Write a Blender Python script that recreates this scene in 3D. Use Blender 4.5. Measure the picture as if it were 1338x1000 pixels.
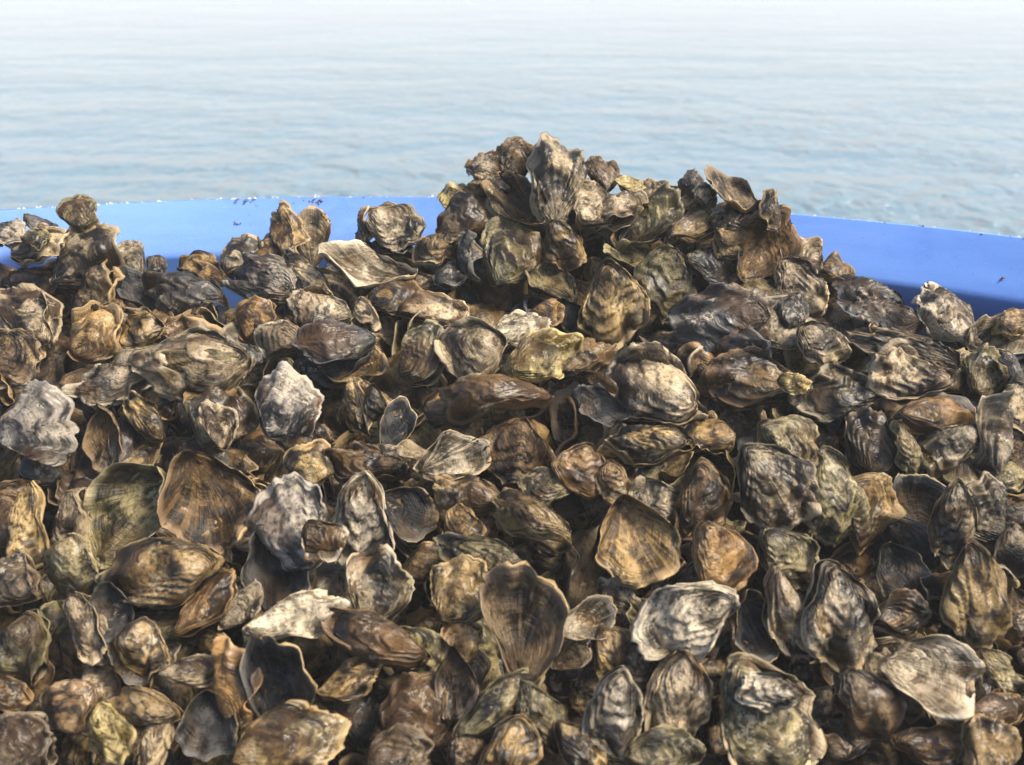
import bpy, math, random
import numpy as np
from mathutils import Vector, Matrix, Euler

for o in list(bpy.data.objects):
    bpy.data.objects.remove(o, do_unlink=True)
SC = bpy.context.scene
COL = SC.collection
R = math.radians

# ------------------------------------------------------------------ camera
CAMZ = 3.20                      # eye height above the water
PITCH = R(24.5)
FPX = 1285.0                     # focal length in pixels of the 1338 px wide photograph
CAM = np.array([0.0, 0.0, CAMZ])
FW = np.array([0, math.cos(PITCH), -math.sin(PITCH)])
UP = np.array([0, math.sin(PITCH), math.cos(PITCH)])
RT = np.array([1.0, 0, 0])
cd = bpy.data.cameras.new('camera')
cam = bpy.data.objects.new('camera', cd)
COL.objects.link(cam)
cam.location = (0, 0, CAMZ)
cam.rotation_euler = (math.pi / 2 - PITCH, 0, 0)
cd.sensor_width = 36
cd.lens = 36 * FPX / 1338
cd.clip_start = 0.02
cd.clip_end = 9000
cd.dof.use_dof = True
cd.dof.focus_distance = 0.64
cd.dof.aperture_fstop = 11
SC.camera = cam

# ------------------------------------------------------------------ light
SUN_EL, SUN_AZ = R(52), R(108)     # azimuth clockwise from straight ahead (+Y)
w = bpy.data.worlds.new('World')
SC.world = w
w.use_nodes = True
nt = w.node_tree
bg = nt.nodes['Background']
sky = nt.nodes.new('ShaderNodeTexSky')
sky.sky_type = 'NISHITA'
sky.sun_disc = False
sky.sun_elevation = SUN_EL
sky.sun_rotation = SUN_AZ
sky.air_density = 1.0
sky.dust_density = 3.5
sky.ozone_density = 1.0
nt.links.new(sky.outputs[0], bg.inputs[0])
bg.inputs[1].default_value = 0.105
sl = bpy.data.lights.new('sun', 'SUN')
sl.energy = 3.1
sl.angle = R(20.0)
sl.color = (1.0, 0.90, 0.75)
so = bpy.data.objects.new('sun', sl)
COL.objects.link(so)
sdir = Vector((math.sin(SUN_AZ) * math.cos(SUN_EL), math.cos(SUN_AZ) * math.cos(SUN_EL), math.sin(SUN_EL)))
so.rotation_euler = sdir.to_track_quat('Z', 'Y').to_euler()
so.location = (0, 0, 6)
SC.view_settings.view_transform = 'Standard'
SC.view_settings.look = 'None'
SC.view_settings.exposure = 1.46
SC.view_settings.gamma = 1.0
SC.cycles.max_bounces = 4
SC.cycles.volume_bounces = 0
SC.cycles.caustics_reflective = False

# ------------------------------------------------------------------ materials
def mat(name):
    m = bpy.data.materials.new(name)
    m.use_nodes = True
    return m, m.node_tree, m.node_tree.nodes['Principled BSDF']

class NT:
    def __init__(s, t): s.t = t
    def n(s, typ, **kw):
        o = s.t.nodes.new('ShaderNode' + typ)
        for k, v in kw.items(): setattr(o, k, v)
        return o
    def l(s, a, b): s.t.links.new(a, b)
    def math(s, op, a, b=None, clamp=False):
        o = s.n('Math', operation=op); o.use_clamp = clamp
        for i, v in enumerate((a, b)):
            if v is None: continue
            if isinstance(v, (int, float)): o.inputs[i].default_value = v
            else: s.l(v, o.inputs[i])
        return o.outputs[0]
    def mix(s, f, a, b, mode='MIX'):
        o = s.n('Mix', data_type='RGBA', blend_type=mode)
        for sock, v in ((o.inputs[0], f), (o.inputs[6], a), (o.inputs[7], b)):
            if isinstance(v, (int, float)): sock.default_value = v
            elif isinstance(v, tuple): sock.default_value = (*v[:3], 1)
            else: s.l(v, sock)
        return o.outputs[2]
    def noise(s, vec, scale, detail=3, rough=0.55, w=None, dist=0.0):
        o = s.n('TexNoise', noise_dimensions='4D' if w is not None else '3D')
        o.inputs['Scale'].default_value = scale
        o.inputs['Detail'].default_value = detail
        o.inputs['Roughness'].default_value = rough
        o.inputs['Distortion'].default_value = dist
        s.l(vec, o.inputs['Vector'])
        if w is not None: s.l(w, o.inputs['W'])
        return o.outputs[0]
    def ramp(s, v, a, b, c0=0.0, c1=1.0):
        o = s.n('MapRange', interpolation_type='SMOOTHSTEP')
        o.inputs[1].default_value = a; o.inputs[2].default_value = b
        o.inputs[3].default_value = c0; o.inputs[4].default_value = c1
        s.l(v, o.inputs[0])
        return o.outputs[0]

# palettes: light, mid, dark, band strength, streak strength, pale beak strength
PAL = {
 'cream':  ((.74,.60,.41), (.43,.295,.155), (.075,.054,.034), .55, .35, .8),
 'white':  ((.98,.86,.66), (.62,.50,.34), (.11,.090,.070),  .42, .25, .9),
 'tan':    ((.56,.40,.215), (.29,.185,.088), (.048,.035,.023), .65, .45, .7),
 'gold':   ((.62,.46,.25), (.34,.225,.10), (.052,.038,.021), .55, .50, .6),
 'amber':  ((.50,.32,.16), (.27,.15,.065),(.060,.035,.018), .50, .25, .7),
 'brown':  ((.31,.205,.11),(.140,.088,.047),(.028,.021,.015), .65, .45, .6),
 'olive':  ((.43,.365,.21), (.205,.168,.083), (.038,.036,.025), .65, .50, .5),
 'grey':   ((.62,.52,.37), (.31,.25,.165), (.050,.047,.042), .65, .45, .7),
 'blue':   ((.66,.59,.49), (.34,.305,.26), (.050,.051,.056), .55, .50, .7),
 'slate':  ((.150,.143,.132), (.046,.056,.078),(.018,.026,.045), .55, .40, .45),
 'purple': ((.33,.25,.165), (.105,.077,.058),(.024,.019,.023), .60, .45, .6),
 'fan':    ((.68,.56,.385), (.30,.23,.145), (.028,.027,.026), .40, .95, .5),
 'yellow': ((1.05,.86,.47), (.82,.60,.22), (.030,.028,.024), .20, .55, .3),
}
def warm(c, k=1.5, v=.46):
    g = .3 * c[0] + .59 * c[1] + .11 * c[2]
    return tuple(max(.004, (g + (x - g) * k) * v) for x in c)
def shell_material(key, inner):
    li, mi, da, band, streak, beak = PAL[key]
    li, mi, da = warm(li, 1.30, .37), warm(mi, 1.36, .12), warm(da, 1.1, .08)
    m, t, b = mat(('shell_inside_' if inner else 'shell_outside_') + key)
    N = NT(t)
    g = N.n('Attribute', attribute_name='grow').outputs['Vector']
    sep = N.n('SeparateXYZ'); N.l(g, sep.inputs[0])
    s = sep.outputs[2]
    oi = N.n('ObjectInfo')
    rnd = N.math('MULTIPLY', oi.outputs['Random'], 57.0)
    pos = N.n('TexCoord').outputs['Object']
    def gv(kr, ks):
        c = N.n('CombineXYZ')
        N.l(N.math('MULTIPLY', sep.outputs[0], kr), c.inputs[0])
        N.l(N.math('MULTIPLY', sep.outputs[1], kr), c.inputs[1])
        N.l(N.math('MULTIPLY', s, ks), c.inputs[2])
        return c.outputs[0]
    patch = N.noise(pos, 55, 3, .62, rnd)
    fine = N.noise(pos, 420, 2, .65, rnd)
    if not inner:
        bands = N.noise(gv(.9, 13), 1.0, 2, .6, rnd)
        rays = N.noise(gv(3.6, .7), 1.3, 2, .55, rnd)
        hair = N.noise(gv(16, 2.2), 1.0, 1, .6, rnd)
        big = N.noise(pos, 34, 2, .5, N.math('ADD', rnd, 21.0))
        c = N.mix(N.ramp(patch, .44, .57), mi, li)
        c = N.mix(N.math('MULTIPLY', N.ramp(bands, .49, .58), band), c, da)
        c = N.mix(N.math('MULTIPLY', N.ramp(bands, .46, .40), .7 * band), c, li)
        c = N.mix(N.math('MULTIPLY', N.ramp(big, .52, .60), .75), c, da)
        c = N.mix(N.math('MULTIPLY', N.ramp(big, .45, .38), .6), c, li)
        zone = N.noise(gv(.55, 3.4), 1.0, 1, .5, N.math('ADD', rnd, 47.0))
        c = N.mix(N.math('MULTIPLY', N.ramp(zone, .53, .60), .65), c, da)
        c = N.mix(N.math('MULTIPLY', N.ramp(zone, .45, .39), .7), c, tuple(min(.75, v * 1.25) for v in li))
        c = N.mix(N.math('MULTIPLY', N.ramp(rays, .50, .57), streak if streak > .55 else streak * .5), c, da)
        c = N.mix(N.math('MULTIPLY', N.ramp(hair, .50, .60), .16), c, da)
        bk = N.math('MULTIPLY', N.ramp(s, .42, .12), N.ramp(patch, .42, .54))
        c = N.mix(N.math('MULTIPLY', bk, beak), c, tuple(min(.85, v * 1.15 + .03) for v in li))
        # brown rusty stain, dark mud lodged in the pits, chalky worn spots
        st = N.noise(pos, 28, 3, .5, N.math('ADD', rnd, 9.0))
        c = N.mix(N.math('MULTIPLY', N.ramp(st, .50, .62), .45), c, (.085, .044, .016))
        c = N.mix(N.math('MULTIPLY', N.ramp(fine, .53, .64), .6), c, (.012, .010, .007))
        chalk = N.math('MULTIPLY', N.ramp(fine, .50, .42), N.ramp(patch, .52, .62))
        c = N.mix(N.math('MULTIPLY', chalk, .5), c, (.36, .31, .23))
        c = N.mix(N.math('MULTIPLY', N.ramp(s, .94, .985), .8), c, tuple(min(.8, v * 1.1 + .03) for v in li))
        hgt = N.math('ADD', N.math('MULTIPLY', N.noise(gv(1.6, 34), 1.0, 1, .6, rnd), .55),
                     N.math('ADD', N.math('MULTIPLY', fine, .30), N.math('MULTIPLY', N.noise(pos, 150, 2, .6, rnd), .45)))
        bs, bd = .8, .0016
        rg = N.ramp(patch, .42, .58, .36, .80)
    else:
        bands = N.noise(gv(1.3, 6), 1.0, 4, .6, rnd)
        rays = N.noise(gv(2.6, .6), 1.2, 3, .55, rnd)
        big = N.noise(pos, 38, 3, .5, N.math('ADD', rnd, 31.0))
        c = N.mix(N.ramp(patch, .44, .57), mi, li)
        c = N.mix(N.math('MULTIPLY', N.ramp(bands, .50, .58), band * .8), c, da)
        c = N.mix(N.math('MULTIPLY', N.ramp(big, .50, .59), .75), c, da)
        c = N.mix(N.math('MULTIPLY', N.ramp(rays, .51, .58), streak * .8), c, da)
        c = N.mix(N.math('MULTIPLY', N.ramp(rays, .47, .41), .55), c, li)
        hair = N.noise(gv(14, 3.0), 1.0, 2, .6, rnd)
        c = N.mix(N.math('MULTIPLY', N.ramp(hair, .47, .38), .30), c, li)
        st = N.noise(pos, 30, 3, .5, N.math('ADD', rnd, 4.0))
        c = N.mix(N.math('MULTIPLY', N.ramp(st, .49, .60), .5), c, (.085, .050, .020))
        c = N.mix(N.math('MULTIPLY', N.ramp(fine, .53, .64), .45), c, (.013, .011, .008))
        c = N.mix(N.math('MULTIPLY', N.ramp(s, .88, .97), .75), c, tuple(min(.8, v * 1.1 + .03) for v in li))
        hgt = N.math('ADD', N.math('MULTIPLY', patch, .6), N.math('ADD', N.math('MULTIPLY', N.noise(gv(1.5, 22), 1.0, 2, .6, rnd), .7), N.math('ADD', N.math('MULTIPLY', hair, .35), N.math('MULTIPLY', fine, .2))))
        bs, bd = .9, .0026
        rg = N.ramp(patch, .42, .58, .46, .72)
    hv = N.n('HueSaturation')
    N.l(N.ramp(oi.outputs['Random'], 0, 1, .72, 1.18), hv.inputs['Value'])
    N.l(c, hv.inputs['Color'])
    N.l(hv.outputs[0], b.inputs['Base Color'])
    N.l(rg, b.inputs['Roughness'])
    b.inputs['Specular IOR Level'].default_value = .22
    b.inputs['Coat Weight'].default_value = .04 if inner else .14          # still wet
    b.inputs['Coat Roughness'].default_value = .28
    bp = N.n('Bump'); bp.inputs['Strength'].default_value = bs; bp.inputs['Distance'].default_value = bd
    N.l(hgt, bp.inputs['Height']); N.l(bp.outputs[0], b.inputs['Normal'])
    return m
OUT = {k: shell_material(k, False) for k in PAL}
INN = {k: shell_material(k, True) for k in PAL}

def tub_material():
    m, t, b = mat('blue_polyethylene'); N = NT(t)
    pos = N.n('TexCoord').outputs['Object']
    mp = N.n('Mapping'); mp.inputs['Scale'].default_value = (1, 1, 6); N.l(pos, mp.inputs[0])
    a = N.noise(mp.outputs[0], 5, 5, .6); f = N.noise(pos, 260, 4, .7); sc = N.noise(pos, 38, 6, .75)
    c = N.mix(N.ramp(a, .35, .65), (.060, .155, .45), (.085, .195, .51))
    c = N.mix(N.math('MULTIPLY', N.ramp(sc, .60, .74), .35), c, (.08, .16, .44))
    c = N.mix(N.math('MULTIPLY', N.ramp(f, .66, .74), .55), c, (.05, .045, .04))
    mp2 = N.n('Mapping'); mp2.inputs['Scale'].default_value = (14, 14, 160); N.l(pos, mp2.inputs[0])
    scr = N.noise(mp2.outputs[0], 1, 4, .7)
    c = N.mix(N.math('MULTIPLY', N.ramp(scr, .56, .66), .28), c, (.11, .20, .50))
    c = N.mix(N.math('MULTIPLY', N.ramp(N.noise(pos, 9, 5, .7), .50, .68), .35), c, (.022, .075, .34))
    c = N.mix(N.math('MULTIPLY', N.ramp(N.noise(pos, 900, 1, .5), .50, .62), .22), c, (.12, .22, .52))
    N.l(c, b.inputs['Base Color'])
    b.inputs['Roughness'].default_value = .48
    b.inputs['Subsurface Weight'].default_value = .0
    bp = N.n('Bump'); bp.inputs['Strength'].default_value = .15; bp.inputs['Distance'].default_value = .0015
    N.l(sc, bp.inputs['Height']); N.l(bp.outputs[0], b.inputs['Normal'])
    return m
def simple(name, col, rough, sc=60, amt=.5):
    m, t, b = mat(name); N = NT(t)
    pos = N.n('TexCoord').outputs['Object']
    n = N.noise(pos, sc, 4, .6)
    c = N.mix(N.math('MULTIPLY', n, amt), col, tuple(v * .35 for v in col))
    N.l(c, b.inputs['Base Color']); b.inputs['Roughness'].default_value = rough
    bp = N.n('Bump'); bp.inputs['Strength'].default_value = .4; bp.inputs['Distance'].default_value = .003
    N.l(n, bp.inputs['Height']); N.l(bp.outputs[0], b.inputs['Normal'])
    return m
def water_material():
    m, t, b = mat('rippled_sea_water'); N = NT(t)
    g = N.n('NewGeometry').outputs['Position']
    def layer(sx, sy, rot, det, dist=0.0):
        mp = N.n('Mapping'); mp.inputs['Scale'].default_value = (sx, sy, 1); mp.inputs['Rotation'].default_value = (0, 0, R(rot))
        N.l(g, mp.inputs[0]); return N.noise(mp.outputs[0], 1.0, det, .5, dist=dist)
    gust = N.ramp(layer(.16, .30, 20, 3), .38, .62, .35, 1.0)
    h = N.math('ADD', N.math('MULTIPLY', layer(1.35, 1.25, 12, 2, .6), .95),
               N.math('ADD', N.math('MULTIPLY', layer(3.6, 3.4, -14, 3, .8), .50), N.math('MULTIPLY', layer(6.0, 9.0, 24, 2), .07)))
    h = N.math('MULTIPLY', h, gust)
    bp = N.n('Bump'); bp.inputs['Strength'].default_value = 1.0; bp.inputs['Distance'].default_value = .52
    N.l(h, bp.inputs['Height']); N.l(bp.outputs[0], b.inputs['Normal'])
    b.inputs['Base Color'].default_value = (.024, .105, .165, 1)
    b.inputs['Roughness'].default_value = .09
    b.inputs['IOR'].default_value = 1.333
    return m
M_TUB = tub_material()
M_BURR = simple('frayed_plastic_edge', (.42, .46, .52), .6, 200, .3)
M_WEED = simple('dried_weed', (.13, .10, .07), .9, 300, .5)
M_DECK = simple('grey_painted_deck', (.28, .29, .28), .6, 12, .4)
M_WATER = water_material()
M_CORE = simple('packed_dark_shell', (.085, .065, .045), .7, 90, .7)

# ------------------------------------------------------------------ helpers
def new_mesh(name, V, F4, mats, mi=None, grow=None, smooth=True):
    me = bpy.data.meshes.new(name)
    V = np.asarray(V, dtype=np.float32); F4 = np.asarray(F4, dtype=np.int32)
    n, k = F4.shape
    me.vertices.add(len(V)); me.vertices.foreach_set('co', V.ravel())
    me.loops.add(n * k); me.loops.foreach_set('vertex_index', F4.ravel())
    me.polygons.add(n); me.polygons.foreach_set('loop_start', np.arange(0, n * k, k, dtype=np.int32))
    if mi is not None: me.polygons.foreach_set('material_index', np.asarray(mi, dtype=np.int32))
    me.polygons.foreach_set('use_smooth', np.full(n, smooth))
    if grow is not None:
        a = me.attributes.new('grow', 'FLOAT_VECTOR', 'POINT')
        a.data.foreach_set('vector', np.asarray(grow, dtype=np.float32).ravel())
    for m in mats: me.materials.append(m)
    me.update(calc_edges=True)
    return me
def link(name, me, parent=None):
    o = bpy.data.objects.new(name, me); COL.objects.link(o)
    if parent is not None: o.parent = parent
    return o
def tag(o, label, cat, group=None):
    o['label'] = label; o['category'] = cat
    if group: o['group'] = group
    return o
def lathe(prof, nseg=160):
    a = np.linspace(0, 2 * np.pi, nseg, endpoint=False)
    V = np.concatenate([np.stack([r * np.cos(a), r * np.sin(a), np.full(nseg, z)], 1) for r, z in prof])
    F = []
    for i in range(len(prof) - 1):
        for j in range(nseg):
            k = (j + 1) % nseg
            F.append((i * nseg + j, i * nseg + k, (i + 1) * nseg + k, (i + 1) * nseg + j))
    return V, F

# ------------------------------------------------------------------ setting: water, deck
gw = np.array([-900., -300, -60, -12, 0, 12, 60, 300, 900])
V = np.array([(x, y, 0) for y in gw for x in gw]); n = len(gw)
F = [(j * n + i, j * n + i + 1, (j + 1) * n + i + 1, (j + 1) * n + i) for j in range(n - 1) for i in range(n - 1)]
o = link('water', new_mesh('water', V, F, [M_WATER])); o['kind'] = 'structure'
TILT = Matrix.Rotation(R(-2.85), 4, 'X') @ Matrix.Rotation(R(.55), 4, 'Y')
TUBC = Vector((-.066, .01, CAMZ - .149)); TR = .75; TD = .62
# the low deck that carries the tub, on a hull that reaches into the water
base = Matrix.Translation(TUBC) @ TILT
hx, y0, y1 = 2.6, -2.4, .98
zt = -TD - .004
prof = [(y0, zt), (y1, zt), (y1 - .14, zt - 1.5), (y1 - .5, zt - 2.9), (y0 + .4, zt - 2.9), (y0 + .1, zt - 1.5)]
V = [(x, y, z) for x in (-hx, hx) for (y, z) in prof]; k = len(prof)
F = [(i, (i + 1) % k, k + (i + 1) % k, k + i) for i in range(k)] + [(0, 5, 4, 3), (0, 3, 2, 1), (k, k + 1, k + 2, k + 3), (k, k + 3, k + 4, k + 5)]
o = link('boat_deck', new_mesh('boat_deck', V, F, [M_DECK], smooth=False)); o.matrix_world = base; o['kind'] = 'structure'

# ------------------------------------------------------------------ the blue tub
tub = bpy.data.objects.new('round_tub', None); COL.objects.link(tub)
tub.matrix_world = Matrix.Translation(TUBC) @ TILT @ Matrix.Translation((0, 0, -TD))
tag(tub, 'round blue plastic tub heaped with oysters above the water', 'tub')
prof = [(TR - .0045, 0), (TR - .0065, -.0025), (TR - .0225, -.0265), (TR - .028, -.033), (TR - .0295, -.036), (TR - .0295, -.0385), (TR - .021, -.058), (TR - .016, -.20),
        (TR - .03, -.40), (TR - .05, -.57), (TR - .09, -.612), (.30, -.613), (.02, -.613)]
outp = [(.02, -.62), (.30, -.62), (TR - .085, -.62), (TR - .042, -.575), (TR - .022, -.40), (TR - .009, -.20), (TR - .010, -.065), (TR - .0145, -.042), (TR + .002, -.004), (TR - .0005, 0)]
V, F = lathe([(r, z + TD) for r, z in prof + outp + prof[:1]], 200)
link('wall', new_mesh('wall', V, F, [M_TUB]), tub)
# frayed burrs left along the sawn edge
rng = np.random.default_rng(4)
Vb, Fb = [], []
for i in range(1500):
    a = rng.uniform(0, 2 * math.pi); r = TR - rng.uniform(.0005, .0045)
    h = abs(rng.normal(0, .0008)) + .0003; wd = rng.uniform(.0004, .0016)
    c = np.array([r * math.cos(a), r * math.sin(a), TD - .0004]); tg = np.array([-math.sin(a), math.cos(a), 0]) * wd
    ra = np.array([math.cos(a), math.sin(a), 0]) * .0006
    tip = c + np.array([*(rng.normal(0, .0006, 2)), h])
    b = len(Vb); Vb += [c - tg - ra, c + tg - ra, c + tg + ra, c - tg + ra, tip - tg * .3, tip + tg * .3]
    Fb += [(b, b + 1, b + 5, b + 4), (b + 2, b + 3, b + 4, b + 5), (b + 1, b + 2, b + 5, b + 5), (b + 3, b, b + 4, b + 4)]
Fb = [f if f[2] != f[3] else (f[0], f[1], f[2]) for f in Fb]
me = bpy.data.meshes.new('frayed_edge'); me.from_pydata([tuple(v) for v in Vb], [], Fb); me.materials.append(M_BURR)
link('frayed_edge', me, tub)['kind'] = 'stuff'

# ------------------------------------------------------------------ oyster shells
def nfun(rng, octs, base, dim):
    """smooth random function: a sum of sines"""
    K, P, A = [], [], []
    for o in range(octs):
        for i in range(5):
            v = rng.normal(size=dim); v *= base * (1.9 ** o) / np.linalg.norm(v)
            K.append(v); P.append(rng.uniform(0, 6.28)); A.append(.62 ** o / 1.6)
    K = np.array(K).T; P = np.array(P); A = np.array(A)
    return lambda p: (np.sin(p @ K + P) * A).sum(-1)
TOPO = {}
def topo(ro, ri, nt):
    """outer sheet of ro rings from a beak vertex, edge, inner sheet of ri rings"""
    key = (ro, ri, nt)
    if key in TOPO: return TOPO[key]
    Q, mi = [], []
    j = np.arange(nt); k = (j + 1) % nt
    Q.append(np.stack([np.zeros(nt, int), 1 + j, 1 + k, np.zeros(nt, int)], 1)); mi.append(np.zeros(nt))
    for r in range(ro - 1):
        a = 1 + r * nt; Q.append(np.stack([a + j, a + nt + j, a + nt + k, a + k], 1)); mi.append(np.zeros(nt))
    last = 1 + (ro - 1) * nt; st = 1 + ro * nt
    Q.append(np.stack([last + j, st + j, st + k, last + k], 1)); mi.append(np.zeros(nt))
    for r in range(ri - 1):
        a = st + r * nt; Q.append(np.stack([a + j, a + nt + j, a + nt + k, a + k], 1)); mi.append(np.ones(nt))
    a = st + (ri - 1) * nt; c = st + ri * nt
    Q.append(np.stack([a + j, np.full(nt, c), np.full(nt, c), a + k], 1)); mi.append(np.ones(nt))
    Q = np.concatenate(Q); mi = np.concatenate(mi).astype(int)
    TOPO[key] = (Q, mi)
    return TOPO[key]
def outline(rng, wr, frill):
    th = rng.uniform(0, 6.28, 12)
    am = np.array([0, .055, .06, .042, .035, .026, .022, .016, .014, .012, .010, .010]) * rng.uniform(.4, 1.5, 12) * (.8 if frill < .8 else 1.0)
    taper = rng.uniform(.35, .62); ban = rng.normal(0, .13); hf = rng.uniform(0, 6.28, 4)
    def f(t):
        x = .5 * (1 - np.cos(t)); y = .5 * wr * np.sin(t)
        y = y * (taper + (1 - taper) * np.clip(x / .62, 0, 1) ** .8) * 1.10
        m = np.zeros_like(t)
        for k in range(1, 12): m += am[k] * np.cos((k + 1) * t + th[k])
        m += frill * (.013 * np.sin(23 * t + hf[0]) + .012 * np.sin(37 * t + hf[1]) + .010 * np.sin(53 * t + hf[2]))
        fade = .25 + .75 * np.clip(x / .4, 0, 1)
        x2 = .5 + (x - .5) * (1 + m * fade); y2 = y * (1 + m * fade) + ban * wr * (x * x - .35)
        return x2, y2
    return f
def valve(seed, wr, depth, ro, ri, nt, th=.030, frill=1.0, ribs=0.0, rough=1.0, out=None):
    """one shell: beak at x=0, lip at x=1, dome along +z; unit length"""
    rng = np.random.default_rng(seed)
    f = out or outline(rng, wr, frill)
    t = np.linspace(0, 2 * np.pi, nt, endpoint=False)
    ox, oy = f(t)
    ux, uy = rng.uniform(.07, .14), rng.normal(0, .02)
    n1 = nfun(rng, 3, 5.0, 2); n2 = nfun(rng, 2, 2.2, 2); n3 = nfun(rng, 2, 14.0, 2); n4 = nfun(rng, 2, 1.7, 2)
    nl = rng.uniform(3.5, 7.5); ph = rng.uniform(0, 1); la = rng.uniform(.020, .042) * rough
    kr = rng.integers(9, 17); rp = rng.uniform(0, 6.28)
    bend = rng.normal(0, .19); tw = rng.normal(0, .26); bx = rng.uniform(.38, .5)
    def base(s, tt, X, Y):
        pk = (1 - s ** 2.3) ** .85
        q = np.clip(1 - ((X - bx) / .60) ** 2 - (Y / (wr * .62)) ** 2, 0, 1)
        z = depth * (.40 * pk + .62 * q * np.clip((1 - s) * 5, 0, 1) ** .5)
        z += bend * ((X - .45) ** 2) + tw * (X - .45) * Y + .050 * n2(np.stack([X, Y], -1)) * (.4 + s * .6)
        z += ribs * .050 * s ** 1.5 * np.sin(kr * tt + rp + .5 * n4(np.stack([X, Y], -1)))
        z += .030 * np.clip((s - .6) / .4, 0, 1) * n4(np.stack([3 * np.cos(tt), 3 * np.sin(tt)], -1)) * (1 + frill)
        return z
    rows = (np.arange(1, ro + 1) / ro) ** .85
    S, T = np.meshgrid(rows, t, indexing='ij')
    X = ux + S * (ox - ux)[None]; Y = uy + S * (oy - uy)[None]
    u = S * nl + ph + .55 * n4(np.stack([1.6 * np.cos(T), 1.6 * np.sin(T)], -1)) * np.clip(S * 1.6, 0, 1)
    saw = (u % 1.0)
    lam = la * (saw ** 2.2 - .4) * np.clip(S * 2.2, .15, 1)
    # each layer's edge also juts outwards a little
    jut = 1 + .038 * rough * (saw ** 3) * np.clip(S, .3, 1)
    X = ux + (X - ux) * jut; Y = uy + (Y - uy) * jut
    P2 = np.stack([X, Y], -1)
    Z = base(S, T, X, Y) + lam + rough * (.026 * n1(P2) + .006 * n3(P2)) * np.clip((1.08 - S) * 4, .25, 1)
    vo = np.stack([X, Y, Z], -1).reshape(-1, 3)
    apex = np.array([[ux, uy, base(np.zeros(1), np.zeros(1), np.array([ux]), np.array([uy]))[0]]])
    gro = np.stack([np.cos(T), np.sin(T), S], -1).reshape(-1, 3)
    ir = np.linspace(1, 0, ri + 1)[:-1]
    ir = ir ** .8
    S2, T2 = np.meshgrid(ir, t, indexing='ij')
    X2 = ux + S2 * .985 * (ox - ux)[None]; Y2 = uy + S2 * .985 * (oy - uy)[None]
    thick = th * (.35 + .9 * np.clip((1 - S2) * 3, 0, 1))
    Z2 = base(S2, T2, X2, Y2) - thick + rough * (.032 * n1(np.stack([X2, Y2], -1)) + .008 * n3(np.stack([X2, Y2], -1))) * np.clip((1 - S2) * 4, 0, 1)
    u2 = S2 * nl + ph + .5 * n4(np.stack([1.6 * np.cos(T2), 1.6 * np.sin(T2)], -1))
    Z2 = Z2 + la * .55 * (u2 % 1.0) * np.clip((1 - S2) * 6, 0, 1)
    vi = np.stack([X2, Y2, Z2], -1).reshape(-1, 3)
    ap2 = apex - np.array([[0, 0, th]])
    V = np.concatenate([apex, vo, vi, ap2])
    G = np.concatenate([[[1, 0, 0]], gro, np.stack([np.cos(T2), np.sin(T2), S2], -1).reshape(-1, 3), [[1, 0, 0]]])
    V[:, 0] -= .5
    Q, mi = topo(ro, ri, nt)
    return V, Q, mi, G
def shell_mesh(name, data, L, pal, ipal=None, flip=False):
    V, Q, mi, G = data
    V = V * L
    if flip:
        V = V * np.array([1, 1, -1]); Q = Q[:, ::-1]
    # triangles at the beak are degenerate quads: write them as such but clean
    tri = (Q[:, 0] == Q[:, 3]) | (Q[:, 1] == Q[:, 2])
    q = Q[~tri]
    tr = Q[tri]
    tr3 = np.array([list(dict.fromkeys(r)) for r in tr.tolist()])
    me = bpy.data.meshes.new(name)
    me.vertices.add(len(V)); me.vertices.foreach_set('co', V.astype(np.float32).ravel())
    nq, ntr = len(q), len(tr3)
    me.loops.add(nq * 4 + ntr * 3)
    me.loops.foreach_set('vertex_index', np.concatenate([q.ravel(), tr3.ravel()]).astype(np.int32))
    me.polygons.add(nq + ntr)
    me.polygons.foreach_set('loop_start', np.concatenate([np.arange(nq) * 4, nq * 4 + np.arange(ntr) * 3]).astype(np.int32))
    me.polygons.foreach_set('material_index', np.concatenate([mi[~tri], mi[tri]]).astype(np.int32))
    me.polygons.foreach_set('use_smooth', np.full(nq + ntr, True))
    a = me.attributes.new('grow', 'FLOAT_VECTOR', 'POINT')
    a.data.foreach_set('vector', G.astype(np.float32).ravel())
    me.materials.append(OUT[pal]); me.materials.append(INN[ipal or pal])
    me.update(calc_edges=True)
    return me

# the pile's surface seen from the camera: metres along the view axis for each row of the photograph
ZY = [(-200, .74), (180, .700), (300, .690), (380, .665), (500, .600), (750, .520), (1000, .460), (1400, .385)]
TUBI = base.inverted()
_to = TUBI @ Vector(CAM); _tr = TUBI.to_3x3()
def wallz(x, y):
    """metres along the view axis at which this pixel's ray meets the tub's round wall"""
    d = _tr @ Vector(RT * (x - 669) / FPX + UP * (500 - y) / FPX + FW)
    A = d.x * d.x + d.y * d.y; B = _to.x * d.x + _to.y * d.y; C = _to.x ** 2 + _to.y ** 2 - (TR - .026) ** 2
    return (-B + math.sqrt(B * B - A * C)) / A
def surf(x, y):
    z = float(np.interp(y, [a for a, b in ZY], [b for a, b in ZY]))
    return min(z, wallz(x, y) - .034)
def point(x, y, z):
    return CAM + z * (RT * (x - 669) / FPX + UP * (500 - y) / FPX + FW)
def frame(x, y, ang, tx, ty):
    """axes of a shell lying at a pixel: length axis, width axis, facing normal; in world space"""
    a = RT * math.cos(R(ang)) + UP * math.sin(R(ang))
    q = min(.985, math.hypot(tx, ty)); sc = q / max(1e-6, math.hypot(tx, ty)) if q > 0 else 1
    n = RT * tx * sc + UP * ty * sc - FW * math.sqrt(1 - q * q)
    X = a - n * (a @ n)
    if np.linalg.norm(X) < .15: X = -FW * math.cos(R(ang)) + a * .3; X = X - n * (X @ n)
    X /= np.linalg.norm(X); Y = np.cross(n, X)
    return X, Y, n
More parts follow.
